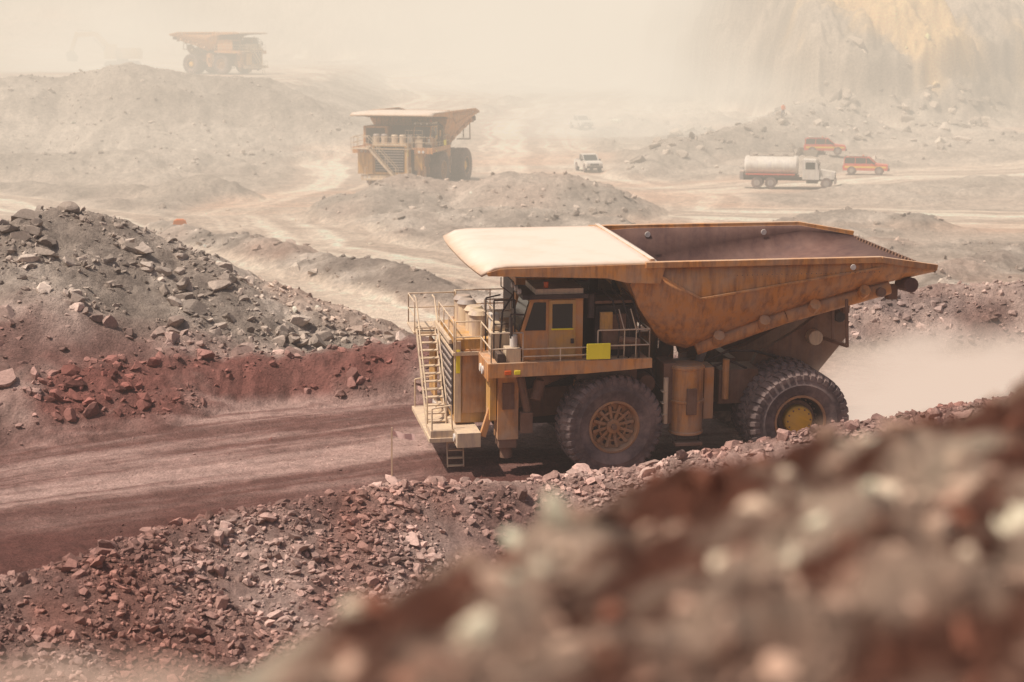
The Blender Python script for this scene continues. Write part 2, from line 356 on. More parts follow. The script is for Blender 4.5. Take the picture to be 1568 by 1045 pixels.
def scatter(name,xs,ysr,sizes,protos,keep=.0,bright=1.15,clump=-.12):
    h=H(xs,ysr,True); m=h[1]
    ok=(m>.55)|(rng.random(len(xs))<keep)
    ok&=(fbm(xs/1.7,ysr/1.7,301,3)+rng.normal(0,.25,len(xs))>clump)
    xs,ysr,sizes=xs[ok],ysr[ok],sizes[ok]; h=[a[ok] for a in h]; z=h[0]
    col=COL(xs,ysr,z,*h[1:]); V=[];T=[];CC=[];off=0
    which=rng.integers(0,len(protos),len(xs))
    for k,(co,tr) in enumerate(protos):
        s=np.where(which==k)[0]; q=len(s)
        if q==0: continue
        sc=sizes[s][:,None]*rng.uniform(.5,1.2,(q,3))*.5
        v=np.einsum('nij,vnj->nvi',rotm(q),co[:,None,:]*sc[None]); v[...,2]*=.8
        v+=np.stack([xs[s],ysr[s],z[s]+sizes[s]*.05],-1)[:,None,:]
        V.append(v.reshape(-1,3)); T.append((tr[None]+(np.arange(q)*len(co))[:,None,None]+off).reshape(-1,3)); off+=q*len(co)
        CC.append(np.repeat(col[s]*(bright*rng.uniform(.62,1.38,(q,1))),len(co),axis=0))
    link(name,fastmesh(name,np.concatenate(V),np.concatenate(T),np.concatenate(CC),RM,False))
def size(n,a,b_,p=3.): return a+(b_-a)*rng.random(n)**p
u=rng.uniform
n=40000; x=u(-17,16,n); scatter('berm_rocks',x,np.interp(x,BX,BY)+1.2-8.5*rng.random(n),size(n,.05,.38,5),P1,.01,1.15,-.2)
n=2200; x=u(-17,15,n); scatter('berm_rocks',x,np.interp(x,BX,BY)+.8-6*rng.random(n)**1.6,size(n,.18,.7,3.5),P2,0,1.2,.0)
n=18000; scatter('slope_rocks',u(-30,5,n),u(61,82,n),size(n,.07,.5,5),P1,.004,1.15,-.08)
n=3000; scatter('slope_rocks',u(-30,2,n),u(64,79,n),size(n,.2,1.15,4.5),P2,0,1.2,.0)
n=9000; scatter('slope_rocks',u(6,42,n),u(78,92,n),size(n,.1,.6,4),P1)
n=5000; scatter('road_gravel',u(-20,22,n),u(50,72,n),size(n,.03,.16,5),P1,1.,1.1,.05)
n=6000; scatter('mound_rocks',u(-30,12,n),u(94,155,n),size(n,.15,.9,5),P1,.01)
n=3200; scatter('hill_rocks',u(12,100,n),u(188,268,n),size(n,.3,2.2,4),P2,.0)
n=900; scatter('hill_rocks',u(34,110,n),258+16*rng.random(n)**2,size(n,.5,2.8,3),P2,.0)
n=2500; scatter('stockpile_rocks',u(-85,-20,n),u(188,240,n),size(n,.2,1.0,5),P1)
n=1000; scatter('mound_rocks',u(18,38,n),u(100,142,n),size(n,.15,.8,4),P1)
n=4500; scatter('foreground_rocks',u(-2.5,4.5,n),u(2,8,n),size(n,.02,.15,4),P2,0,1.1,-9)
bx=np.array([0.0-1.0,-14.3,-21.4,-20.9,-19.6,-8.7,4.4,-12.6,-10.9,9.5,-19.3,-20.2,-18.6,-13.2,-9.7]); by=np.array([55.2,68.2,66.4,77.2,79.,48.6,56.2,76.6,71.5,55.6,66.2,66.8,65.4,74.,75.]); bs=np.array([.75,.8,1.5,1.6,1.2,.8,.65,1.1,.9,.5,.9,1.4,1.0,1.1,1.0])
scatter('boulders',bx,by,bs,P3,1.,1.15,-9)
# ------------------------------------------------------------------ haul truck meshes
def wheel_mesh(name,rear):
    b=MB()
    b.lathe([(.84,-.5),(.98,-.58),(1.3,-.62),(1.58,-.59),(1.67,-.5),(1.70,-.25),(1.70,.25),(1.67,.5),(1.58,.59),(1.3,.62),(1.27,.635),(1.22,.62),(.98,.58),(.90,.54),(.84,.5)],'tyre',64)
    N_=38
    for i in range(N_):
        for sg in(-1,1):
            a=2*math.pi*(i+(.5 if sg>0 else 0))/N_
            def P(r,t,y): return Vector((r*math.cos(a+t),y,r*math.sin(a+t)))
            vs=[]
            for (y,tw,r0,r1) in ((sg*.06,-.05,1.66,1.755),(sg*.5,.0,1.62,1.75),(sg*.625,.01,1.45,1.62)):
                h=.052
                vs+= [P(r0,tw-h,y),P(r0,tw+h,y),P(r1,tw+h*.85,y),P(r1,tw-h*.85,y)]
            fs=[(0,1,2,3),(8,11,10,9)]
            for k in(0,4):
                for j in range(4): fs.append((k+j,k+4+j,k+4+(j+1)%4,k+(j+1)%4))
            b.add(vs,fs,'tyre')
    if not rear:
        b.lathe([(.9,.5),(.9,.56),(.83,.57),(.79,.5),(.76,.34),(.3,.28),(.0,.28)],'rim',40)
        b.lathe([(.9,-.5),(.5,-.3),(0,-.3)],'dark',24)
        b.cyl((0,.28,0),(0,.46,0),.24,'rim',20); b.cyl((0,.46,0),(0,.56,0),.1,'frame',12)
        for i in range(12):
            a=2*math.pi*i/12
            b.beam((.2*math.cos(a),.36,.2*math.sin(a)),(.74*math.cos(a),.42,.74*math.sin(a)),.06,.1,'rim')
            a+=.13; b.cyl((.6*math.cos(a),.29,.6*math.sin(a)),(.6*math.cos(a),.335,.6*math.sin(a)),.07,'dark',8)
        b.lathe([(.52,.3),(.52,.4),(.46,.42),(.44,.3)],'rim',40)
    else:
        b.lathe([(.9,.5),(.9,.56),(.84,.57),(.80,.5),(.76,.1),(.62,-.05),(.0,-.05)],'dark',40)
        b.lathe([(.91,.545),(.91,.575),(.84,.585),(.82,.54)],'rim',40)
        b.lathe([(.5,-.05),(.5,.36),(.46,.42),(.15,.46),(0,.46)],'hub',32)
        for i in range(12):
            a=2*math.pi*i/12; b.cyl((.4*math.cos(a),.42,.4*math.sin(a)),(.4*math.cos(a),.45,.4*math.sin(a)),.03,'frame',6)
        b.lathe([(.64,-.04),(.64,.12),(.51,.14)],'frame',32)
        for i in range(20):
            a=2*math.pi*i/20; b.cyl((.7*math.cos(a),.0,.7*math.sin(a)),(.7*math.cos(a),.14,.7*math.sin(a)),.035,'frame',6)
        b.lathe([(.9,-.5),(.5,-.3),(0,-.3)],'dark',24)
    return b.mesh(name)
WF=wheel_mesh('front_wheel',False); WR=wheel_mesh('rear_wheel',True)
ST=[[(-.9,4.1,6.95),(-.45,3.95,6.35),(-.85,3.6,5.5),(-1.5,3.15,4.6),(-1.85,2.85,4.2),(-2.15,2.4,3.98)],
 [(-2.6,4.1,7.0),(-2.8,4.12,5.85),(-2.7,3.95,5.1),(-2.7,3.5,4.35),(-2.75,3.1,4.0),(-2.8,2.5,3.83)],
 [(-6,4.1,7.0),(-6,4.12,6.38),(-6,4.0,5.95),(-6,3.65,5.4),(-6,3.3,5.13),(-6,2.8,5.0)],
 [(-9,4.1,7.0),(-9,4.12,6.76),(-9,4.02,6.5),(-9,3.8,6.2),(-9,3.5,6.02),(-9,3.1,5.93)],
 [(-11.1,3.85,6.62),(-11.1,3.85,6.58),(-11.1,3.8,6.54),(-11.1,3.7,6.48),(-11.1,3.5,6.42),(-11.1,3.1,6.38)]]
def prof(x):
    for a,c in zip(ST[1:-1],ST[2:]):
        if x<=a[5][0] and x>=c[5][0]:
            t=(x-a[5][0])/(c[5][0]-a[5][0]); return [Vector(p).lerp(Vector(q),t) for p,q in zip(a,c)]
vs=[];k=len(ST[0])
def idv(i,j,sd): return (i*k+j)*2+sd
for st in ST:
    for p in st: vs+= [p,(p[0],-p[1],p[2])]
fs=[]
for i in range(len(ST)-1):
    for j in range(k-1):
        fs.append((idv(i,j,0),idv(i,j+1,0),idv(i+1,j+1,0),idv(i+1,j,0)))
        fs.append((idv(i,j,1),idv(i+1,j,1),idv(i+1,j+1,1),idv(i,j+1,1)))
    fs.append((idv(i,k-1,0),idv(i,k-1,1),idv(i+1,k-1,1),idv(i+1,k-1,0)))
for j in range(k-1): fs.append((idv(0,j,0),idv(0,j,1),idv(0,j+1,1),idv(0,j+1,0)))
TRAY=bpy.data.meshes.new('tray_shell'); TRAY.from_pydata(vs,[],fs); TRAY.update()
fl=[p for p in TRAY.polygons if p.center.z<5 and abs(p.center.y)<.1 and p.center.x<-2.5]
if fl and fl[0].normal.z>0: TRAY.flip_normals()
TRAY.materials.append(M['orange']); TRAY.materials.append(M['inner']); TRAY.shade_smooth(); TRAY.set_sharp_from_angle(angle=R(28))
b=MB()
for s in(1,-1):
    pts=[(-.9,4.12*s,7.02),(-9,4.12*s,7.02),(-11.1,3.86*s,6.66)]
    for p,q in zip(pts[:-1],pts[1:]): b.beam(p,q,.22,.2,'orange')
    b.beam((-.95,4.15*s,6.9),(-2.8,4.17*s,5.85),.05,.08,'orange'); b.beam((-2.8,4.17*s,5.85),(-9.0,4.16*s,6.74),.05,.08,'orange')
    for x in(-3.7,-5.2,-6.9,-8.6):
        pr=prof(x)[3:]
        cpts=[Vector((p.x,(p.y+.12)*s,p.z-.14)) for p in pr]
        for p,q in zip(cpts[:-1],cpts[1:]): b.cyl(p,q,.2,'orange',8)
        b.cyl(cpts[-1],(cpts[-1].x,0,cpts[-1].z-.1),.18,'orange',8)
    b.beam((-2.9,1.15*s,3.55),(-10.2,1.15*s,5.9),.35,.35,'frame')
    b.cyl((-3.0,3.05*s,3.95),(-6.0,3.4*s,5.02),.24,'orange',16); b.cyl((-6.0,3.4*s,5.02),(-9.6,3.5*s,5.95),.24,'orange',16)
    b.box((-9.9,3.0*s,5.7),(.35,.3,.5),'frame'); b.box((-8.3,2.9*s,5.3),(.25,.25,.6),'frame')
    b.cyl((-10.3,3.75*s,6.05),(-10.3,2.9*s,5.98),.26,'inner',12); b.cyl((-9.2,3.9*s,5.85),(-9.2,3.0*s,5.75),.16,'frame',12)
    b.cyl((-8.0,4.235*s,6.8),(-8.0,4.26*s,6.8),.1,'white',12)
for x in(-3.1,-7.6): b.cyl((x,-3.965,6.76),(x,-3.93,6.76),.11,'white',12)
for i in range(26):
    y=-3.6+i*7.2/25; b.box((-11.12,y,6.52),(.16,.12,.14),'frame',(0,R(-12),0))
for i in range(30): b.box((-4.0-i*.17,4.235,6.62+.0*i),(.03,.02,.03),'dark')
TRIM=b.mesh('tray_trim')
nx=14; ny=17; vs=[]
for i in range(nx):
    x=-1.35+(4.75+1.35)*i/(nx-1)
    for j in range(ny):
        y=-4.15+8.3*j/(ny-1); e=abs(y)/4.15
        z=7.16-.06*e**4; fr=max(0,(x-3.9)/.85); z-=.26*fr*fr
        vs.append((x-.2*e**3*max(0,(x-2)/2.7),y,z))
fs=[(i*ny+j,(i+1)*ny+j,(i+1)*ny+j+1,i*ny+j+1) for i in range(nx-1) for j in range(ny-1)]
CAN=bpy.data.meshes.new('canopy'); CAN.from_pydata(vs,[],fs); CAN.materials.append(M['canopy']); CAN.materials.append(M['inner']); CAN.update(); CAN.shade_smooth()
b=MB()
for s in(1,-1):
    b.prism([(-1.6,7.06),(3.9,7.0),(4.35,6.88),(4.3,6.78),(.4,6.62),(-.3,6.45),(-1.4,6.4)],4.05*s,4.19*s,'orange')
    for y in(1.3,2.8): b.beam((4.0,y*s,6.82),(-1.2,y*s,6.9),.12,.25,'frame')
for x in(.2,1.7,3.2): b.b(x-.06,x+.06,-4.0,4.0,6.7,6.96,'frame')
b.prism([(-.5,6.5),(-1.0,6.9),(-1.3,6.9),(-1.0,6.3)],-3.9,3.9,'frame')
b.b(-1.25,-1.1,-4.0,4.0,7.12,7.2,'canopy')
CTR=b.mesh('canopy_trim')
b=MB()
for s in(1,-1):
    b.prism([(3.6,1.5),(3.6,2.5),(-1.5,2.75),(-4.5,2.9),(-6.0,3.3),(-8.6,4.7),(-9.1,4.6),(-8.9,4.0),(-7.6,2.7),(-5.2,1.9),(-1,1.75)],.95*s,1.35*s,'frame')
    b.prism([(-5.2,2.8),(-5.6,3.6),(-7.0,4.4),(-8.1,5.2),(-8.8,5.1),(-8.9,4.2),(-7.6,2.6),(-6.6,2.4)],1.5*s,1.75*s,'frame')
    b.cyl((-7.6,1.4*s,4.2),(-7.6,2.1*s,4.2),.26,'cream',16); b.cyl((-8.5,.8*s,4.9),(-8.5,2.0*s,4.9),.2,'dark',12)
    b.cyl((-2.6,1.9*s,1.5),(-3.4,1.9*s,3.3),.24,'frame',14); b.cyl((-3.4,1.9*s,3.3),(-3.75,1.9*s,4.2),.15,'grey',12)
    b.cyl((-7.6,1.0*s,1.9),(-8.2,1.0*s,3.6),.24,'frame',12)
    b.beam((-7.95,3.9*s,5.9),(-8.05,3.9*s,4.3),.1,.1,'frame'); b.beam((-7.7,3.3*s,5.7),(-7.75,3.3*s,4.4),.1,.1,'frame'); b.beam((-8.05,3.95*s,4.3),(-7.7,2.6*s,4.3),.12,.12,'frame')
    b.cyl((.6,2.1*s,1.0),(.5,2.0*s,3.9),.34,'frame',16); b.cyl((.6,2.1*s,2.2),(.55,2.05*s,3.0),.42,'orange',16)
    b.cyl((0,1.2*s,1.75),(0,2.9*s,1.75),.42,'dark',16)
    b.cyl((-1.35,2.3*s,3.0),(-1.35,3.0*s,3.0),.3,'frame',14); b.b(-1.75,-1.1,1.3*s,2.3*s,2.4,3.5,'dark')
b.b(.9,3.6,-1.2,1.2,1.3,3.6,'dark'); b.b(-1.0,.9,-1.0,1.0,1.6,3.2,'dark')
b.b(-1.0,-.7,-3.0,3.0,2.6,3.9,'frame'); b.b(-.62,1.2,2.0,3.5,3.35,3.85,'dark')
b.cyl((-6.45,-3.0,1.76),(-6.45,3.0,1.76),.78,'frame',24); b.cyl((-4.2,0,1.9),(-5.9,0,1.85),.7,'dark',18)
b.b(-5.4,-4.0,1.4,2.6,2.1,3.3,'frame'); b.b(-5.4,-4.0,-2.6,-1.4,2.1,3.3,'frame'); b.cyl((-4.2,2.7,2.3),(-4.2,2.7,3.7),.12,'orange',10)
b.path([(-3.6,2.4,3.6),(-4.4,2.3,3.9),(-5.4,2.0,3.8),(-6.4,1.8,3.5)],.05,'dark'); b.path([(-3.6,2.6,3.4),(-4.4,2.6,3.6),(-5.0,2.5,3.3)],.05,'dark')
for z in(2.2,3.0): b.b(-5,-4.7,-1.3,1.3,z,z+.4,'frame')
for s in(1,-1):
    b.cyl((-2.75,2.95*s,1.25),(-2.75,2.95*s,3.65),.56,'orange',24)
    for z in(1.32,2.4,3.56): b.cyl((-2.75,2.95*s,z-.05),(-2.75,2.95*s,z+.05),.6,'orange',24)
    b.b(-2.95,-2.6,3.4*s,3.58*s,2.0,2.9,'frame')
    b.b(-2.4,-1.9,2.0*s,3.1*s,1.6,3.7,'frame'); b.b(-3.7,-3.35,2.1*s,3.0*s,1.7,3.5,'orange')
    b.box((-2.75,3.2*s,.95),(.95,.5,.12),'frame'); b.beam((-3.15,3.2*s,1.3),(-3.15,3.2*s,.95),.06,.06,'dark'); b.beam((-2.35,3.2*s,1.3),(-2.35,3.2*s,.95),.06,.06,'dark')
    b.cyl((-1.9,3.4*s,1.7),(-1.9,3.4*s,3.3),.09,'cream',8)
    for z in(2.0,2.4,2.8): b.b(-1.95,-1.75,3.2*s,3.5*s,z,z+.04,'cream')
    b.path([(-1.4,2.6*s,3.8),(-1.7,2.7*s,3.0),(-2.2,2.6*s,2.4),(-2.2,2.6*s,1.6)],.06,'dark')
b.cyl((.9,1.9,3.4),(2.3,2.9,3.2),.2,'frame',12); b.cyl((2.3,2.9,3.2),(2.5,3.1,2.6),.2,'frame',12)
CH=b.mesh('chassis')
b=MB()
b.b(3.7,5.0,-1.7,1.7,1.55,4.45,'yellow'); b.b(5.003,5.05,-1.45,1.45,1.8,4.2,'dark')
for i in range(9): b.b(5.053,5.09,-1.4,1.4,1.95+i*.25,2.02+i*.25,'grey')
b.b(3.95,4.75,1.703,1.75,1.9,4.1,'orange'); b.b(4.8,5.02,1.705,1.78,1.6,4.4,'cream'); b.b(4.83,4.97,1.785,1.8,3.3,4.1,'bright')
b.b(4.3,5.1,-2.9,2.9,1.0,1.5,'cream'); b.b(5.1,5.95,-2.3,2.3,1.05,1.2,'cream'); b.b(5.1,5.9,1.3,2.25,1.2,1.45,'cream')
b.b(4.4,4.9,-1.6,1.6,.75,1.0,'frame')
for s in(1,-1):
    b.b(3.05,3.75,2.25*s,3.0*s,1.25,3.75,'orange'); b.b(3.1,3.7,2.3*s,2.95*s,.95,1.25,'frame'); b.b(3.78,4.0,2.1*s,2.9*s,1.9,3.5,'yellow')
    b.b(3.2,3.6,3.003*s,3.05*s,2.3,3.2,'frame'); b.cyl((3.0,3.0*s,3.4),(2.7,3.0*s,2.0),.14,'frame',10)
    b.b(2.6,3.0,2.4*s,3.2*s,1.5,2.2,'frame'); b.cyl((3.4,2.6*s,.55),(3.4,2.6*s,1.0),.22,'frame',12)
    b.beam((4.2,2.6*s,1.3),(3.4,2.6*s,3.9),.2,.2,'orange')
    for yy in(2.05,2.45): b.cyl((5.1,yy*s,1.25),(5.16,yy*s,1.25),.14,'white',12)
    b.cyl((4.25,2.7*s,3.7),(4.32,2.7*s,3.7),.14,'white',12); b.cyl((4.25,3.1*s,3.7),(4.32,3.1*s,3.7),.14,'white',12)
    for xx in(4.75,5.3): b.cyl((xx,1.9*s,1.2),(xx,2.1*s,.12),.028,'cream',6)
    for i in range(4): b.box((5.02,(1.93+.05*i)*s,.95-i*.26),(.55,.16,.04),'cream')
    b.path([(5.85,2.2*s,1.2),(5.85,2.2*s,2.2),(5.2,2.2*s,2.3),(5.15,2.2*s,1.4)],.03,'cream')
b.b(5.1,5.2,-1.7,1.7,4.3,4.45,'cream')
n_=13
for i in range(n_):
    t=i/(n_-1); b.box((5.5,.7-2.6*t,1.4+2.75*t),(.66,.26,.045),'cream')
for xx in(5.17,5.83):
    b.beam((xx,.85,1.22),(xx,-2.05,4.28),.05,.2,'cream')
    b.path([(xx,.9,1.3),(xx,.9,2.2),(xx,-1.95,5.2),(xx,-2.5,5.2)],.03,'cream')
    for t in(.33,.66): b.cyl((xx,.7-2.6*t,1.4+2.75*t),(xx,.7-2.6*t,2.4+2.75*t),.022,'cream',6)
for y in(-2.0,-2.8): b.b(5.12,5.2,y-.35,y+.35,1.6,3.6,'yellow')
FE=b.mesh('front_end')
b=MB()
b.b(-1.2,4.2,-4.0,4.0,3.9,4.04,'orange'); b.b(4.2,5.1,-3.6,1.9,3.92,4.04,'cream'); b.b(5.1,5.95,-3.6,-1.75,3.95,4.03,'cream')
for s in(1,-1):
    b.prism([(4.23,3.62),(4.23,4.1),(-1.23,4.12),(-1.23,3.8),(1.0,3.68)],3.9*s,4.05*s,'orange')
    b.b(4.205,4.27,2.2*s,4.03*s,3.5,4.1,'orange')
    b.b(3.5,3.72,4.053*s,4.09*s,3.72,3.86,'lamp'); b.b(3.2,3.4,4.053*s,4.09*s,3.72,3.86,'bright')
def rail(pts,h=1.05,st=1.1):
    for dz in(h,h*.5): b.path([(p[0],p[1],p[2]+dz) for p in pts],.028,'cream')
    for p,q in zip(pts[:-1],pts[1:]):
        p=Vector(p);q=Vector(q);k_=max(1,int((q-p).length/st))
        for i in range(k_+1):
            c=p.lerp(q,i/k_); b.cyl(c,c+Vector((0,0,h)),.026,'cream',6)
Z0=4.04
rail([(3.1,3.95,Z0),(4.15,3.95,Z0),(4.15,2.0,Z0)]); rail([(.6,3.95,Z0),(-1.15,3.95,Z0),(-1.15,2.2,Z0)])
rail([(5.05,1.85,Z0),(5.05,-1.7,Z0)]); rail([(5.9,-1.8,Z0),(5.9,-3.55,Z0),(4.2,-3.55,Z0)]); rail([(4.15,-3.6,Z0),(4.15,-3.95,Z0),(-1.15,-3.95,Z0)])
rail([(4.1,1.9,Z0),(5.0,1.9,Z0)]); rail([(3.1,3.95,Z0),(.6,3.95,Z0)],.5)
rail([(3.9,2.9,4.9),(3.9,1.2,4.9),(3.0,1.2,4.9)],.8)
for y in(.2,1.0): b.cyl((4.1,y,4.35),(4.1,y,5.15),.3,'cream',16); b.cyl((4.1,y,5.15),(4.1,y,5.3),.36,'cream',16,.25)
for y in(-.8,-1.6): b.cyl((4.2,y,4.3),(4.2,y,5.2),.3,'cream',16); b.cyl((4.2,y,5.2),(4.2,y,5.35),.36,'grey',16,.25)
b.b(3.3,3.95,2.2,2.9,Z0,4.9,'cream'); b.b(3.1,3.6,3.1,3.6,Z0,4.5,'cream'); b.b(2.2,3.6,-.6,.9,Z0,5.0,'cream'); b.b(3.5,3.8,1.35,1.8,Z0,5.3,'white')
b.cyl((3.45,2.5,5.0),(3.9,2.5,5.05),.18,'cream',14); b.cyl((3.3,3.35,4.5),(3.3,3.35,4.9),.13,'white',12); b.b(3.65,3.9,3.2,3.7,Z0,4.35,'dark')
b.path([(4.0,2.0,4.1),(4.0,2.0,5.9),(3.5,2.0,6.0)],.03,'dark'); b.path([(3.7,3.0,4.2),(3.6,2.9,5.6),(3.2,2.6,6.1)],.035,'dark')
b.b(-.8,2.4,-3.6,-1.1,Z0,6.0,'orange'); b.b(2.403,2.45,-3.3,-1.4,4.3,5.8,'dark')
b.b(-.8,1.4,-.9,1.2,Z0,5.9,'dark'); b.b(-.9,.5,1.4,3.1,Z0,5.75,'dark'); b.b(-.5,.3,3.1,3.35,4.3,5.5,'frame'); b.b(.0,.42,3.37,3.5,5.0,5.6,'yellow')
b.cyl((-.6,3.3,Z0),(-.6,3.3,5.7),.12,'dark',10); b.cyl((.7,3.3,5.4),(.7,3.3,6.2),.13,'dark',10)
for x0 in(-.9,-.55,-.2): b.path([(x0,3.55,Z0),(x0,3.6,5.2),(x0+.2,3.4,6.0),(x0+.5,3.0,6.3)],.035,'dark')
for x0 in(-.75,-.35): b.path([(x0,3.7,Z0),(x0,3.75,5.0),(x0+.15,3.5,5.7)],.025,'cream')
b.b(-1.0,.6,2.2,3.3,5.85,5.95,'frame'); b.cyl((-.9,3.6,4.6),(-.2,3.6,4.7),.12,'frame',12)
for x0 in(-.7,.1,1.0): b.cyl((x0,1.0,5.9),(x0,1.0,6.6),.16,'dark',10)
b.b(.2,1.0,4.06,4.09,4.15,4.68,'bright')
DK=b.mesh('deck_and_cabinets')
b=MB(); cy0,cy1=1.7,3.45
b.prism([(1.0,4.05),(3.0,4.05),(3.1,4.9),(2.75,6.1),(1.0,6.1)],cy0,cy1,'orange')
b.b(.85,3.05,cy0-.12,cy1+.12,6.1,6.24,'dark'); b.b(1.0,2.6,cy0,cy1,6.24,6.42,'cream')
b.b(1.25,2.15,cy1+.003,cy1+.05,4.12,6.05,'yellow')
b.b(1.36,2.04,cy1+.053,cy1+.06,5.1,5.92,'glass'); b.beam((1.33,cy1+.06,5.08),(2.07,cy1+.06,5.08),.05,.05,'bright')
b.prism([(2.25,5.05),(2.95,5.05),(2.66,5.98),(2.25,5.98)],cy1+.003,cy1+.02,'glass'); b.b(1.32,1.42,cy1+.06,cy1+.12,4.6,4.75,'dark')
vs=[(3.11,cy0+.12,4.98),(3.11,cy1-.12,4.98),(2.80,cy1-.12,6.0),(2.80,cy0+.12,6.0)]
vs=[(x+.01,y,z) for x,y,z in vs]; b.add(vs,[(0,1,2,3)],'glass'); b.b(1.2,2.5,cy0-.03,cy0-.003,5.1,5.95,'glass')
b.path([(3.0,3.5,5.6),(3.5,3.9,5.7),(3.5,3.9,4.9)],.03,'dark'); b.b(3.46,3.54,3.75,4.05,5.0,5.6,'dark')
b.path([(3.0,1.7,5.9),(3.4,1.5,6.2),(3.4,1.5,6.5)],.02,'dark')
for y in(1.9,2.5,3.1): b.cyl((3.02,y,6.3),(3.12,y,6.3),.09,'white',10)
b.cyl((2.2,3.2,6.42),(2.2,3.2,6.62),.08,'lamp',10); b.cyl((1.2,2.0,6.4),(1.2,2.0,7.0),.012,'dark',5)
for x0 in(3.2,3.9): b.cyl((x0,3.0,Z0),(x0,3.0,6.0),.03,'dark',6)
b.path([(3.2,3.0,6.0),(3.9,3.0,6.0)],.03,'dark'); b.path([(3.2,3.0,5.2),(3.9,3.0,5.2)],.02,'dark')
CB=b.mesh('cab')
def haul_truck(name,loc,rz,steer=0,roll=0):
    e=link(name,None,None,loc,(roll,0,rz)); up=(0,0,.24)
    t=link('dump_tray',TRAY,e,up); so_=t.modifiers.new('s','SOLIDIFY'); so_.thickness=.13; so_.offset=-1; so_.material_offset=1; so_.material_offset_rim=0
    link('tray_ribs',TRIM,e,up,bevel=.015)
    c=link('canopy',CAN,e,up); so_=c.modifiers.new('s','SOLIDIFY'); so_.thickness=.1; so_.offset=-1; so_.material_offset=1
    link('canopy_beams',CTR,e,up,bevel=.01); link('chassis_frame',CH,e,bevel=.025); link('front_end',FE,e,bevel=.02); link('deck',DK,e,bevel=.015); link('cab_shell',CB,e,bevel=.03)
    link('front_wheel_left',WF,e,(0,3.22,1.74),(0,.2,steer)); link('front_wheel_right',WF,e,(0,-3.22,1.74),(0,.5,math.pi+steer))
    for y,n in((3.5,'outer'),(2.2,'inner')):
        link('rear_wheel_left_'+n,WR,e,(-6.45,y,1.76),(0,1.1,0)); link('rear_wheel_right_'+n,WR,e,(-6.45,-y,1.76),(0,.3,math.pi))
    return e
haul_truck('mining_haul_truck',(2.65,62.5,.12),R(190.5),R(7),R(-2.5))
haul_truck('mining_haul_truck',(-10.2,176,Hs(-10.2,176)+.1),R(254))
haul_truck('mining_haul_truck',(-49.6,325,8.1),R(332))
# ------------------------------------------------------------------ small vehicles
def wheels(b,xs,w,r,wd=.25):
    for x in xs:
        for s in(1,-1):
            b.cyl((x,(w-wd)*s,r),(x,w*s,r),r,'tyre',20); b.cyl((x,w*s,r),(x,(w+.02)*s,r),r*.55,'grey',12)
def water_truck(loc,rz):
    e=link('water_tanker_truck',None,None,loc,(0,0,rz))
    b=MB(); wheels(b,[3.4,-1.9,-3.2],1.25,.55,.35); b.b(-4.6,4.2,-.45,.45,.75,1.05,'dark'); b.b(-4.5,.7,-1.2,1.2,1.06,1.2,'dark')
    b.b(4.1,4.3,-1.2,1.2,.5,.95,'grey'); link('running_gear',b.mesh('running_gear'),e)
    b=MB(); b.prism([(1.1,.9),(2.7,.9),(2.7,1.9),(2.35,2.75),(1.15,2.8)],-1.15,1.15,'white')
    b.prism([(2.72,1.0),(4.15,1.0),(4.2,1.6),(2.72,1.85)],-.85,.85,'white'); b.b(4.19,4.23,-.6,.6,.95,1.55,'dark')
    for s in(1,-1):
        b.prism([(2.75,.95),(2.9,1.3),(3.4,1.35),(3.9,1.3),(4.1,.95)],.87*s,1.22*s,'white'); b.b(1.4,2.3,1.153*s,1.17*s,1.9,2.55,'glass'); b.b(1.5,2.6,1.0*s,1.2*s,.55,.88,'dark')
        b.b(2.6,2.68,1.2*s,1.45*s,1.9,2.4,'dark')
    b.add([(2.715,-1,1.95),(2.715,1,1.95),(2.39,1,2.68),(2.39,-1,2.68)],[(0,1,2,3)],'glass'); link('cab_body',b.mesh('cab_body'),e,bevel=.04)
    b=MB(); b.lathe([(0,-2.6),(.95,-2.55),(1.1,-2.4),(1.1,2.4),(.95,2.55),(0,2.6)],'white',28)
    b.v=[(v[1]-1.9,v[0]*1.08,v[2]*.86+2.15) for v in b.v]
    for x in(-4,-2.6,-1.2,.2): b.b(x-.05,x+.05,-1.12,1.12,1.2,1.4,'red')
    b.b(-4.0,.2,-.35,.35,3.08,3.12,'grey'); b.b(-4.3,.4,1.05,1.22,1.3,1.42,'red'); b.b(-4.3,.4,-1.22,-1.05,1.3,1.42,'red')
    for x in(-3.5,-2,-.6): b.cyl((x,0,3.05),(x,0,3.25),.25,'grey',12)
    b.path([(-4.1,.4,3.1),(-4.1,.4,3.5),(.2,.4,3.5),(.2,.4,3.1)],.03,'grey'); b.b(-4.9,-4.55,-.9,.9,.8,1.6,'grey')
    link('water_tank',b.mesh('water_tank'),e)
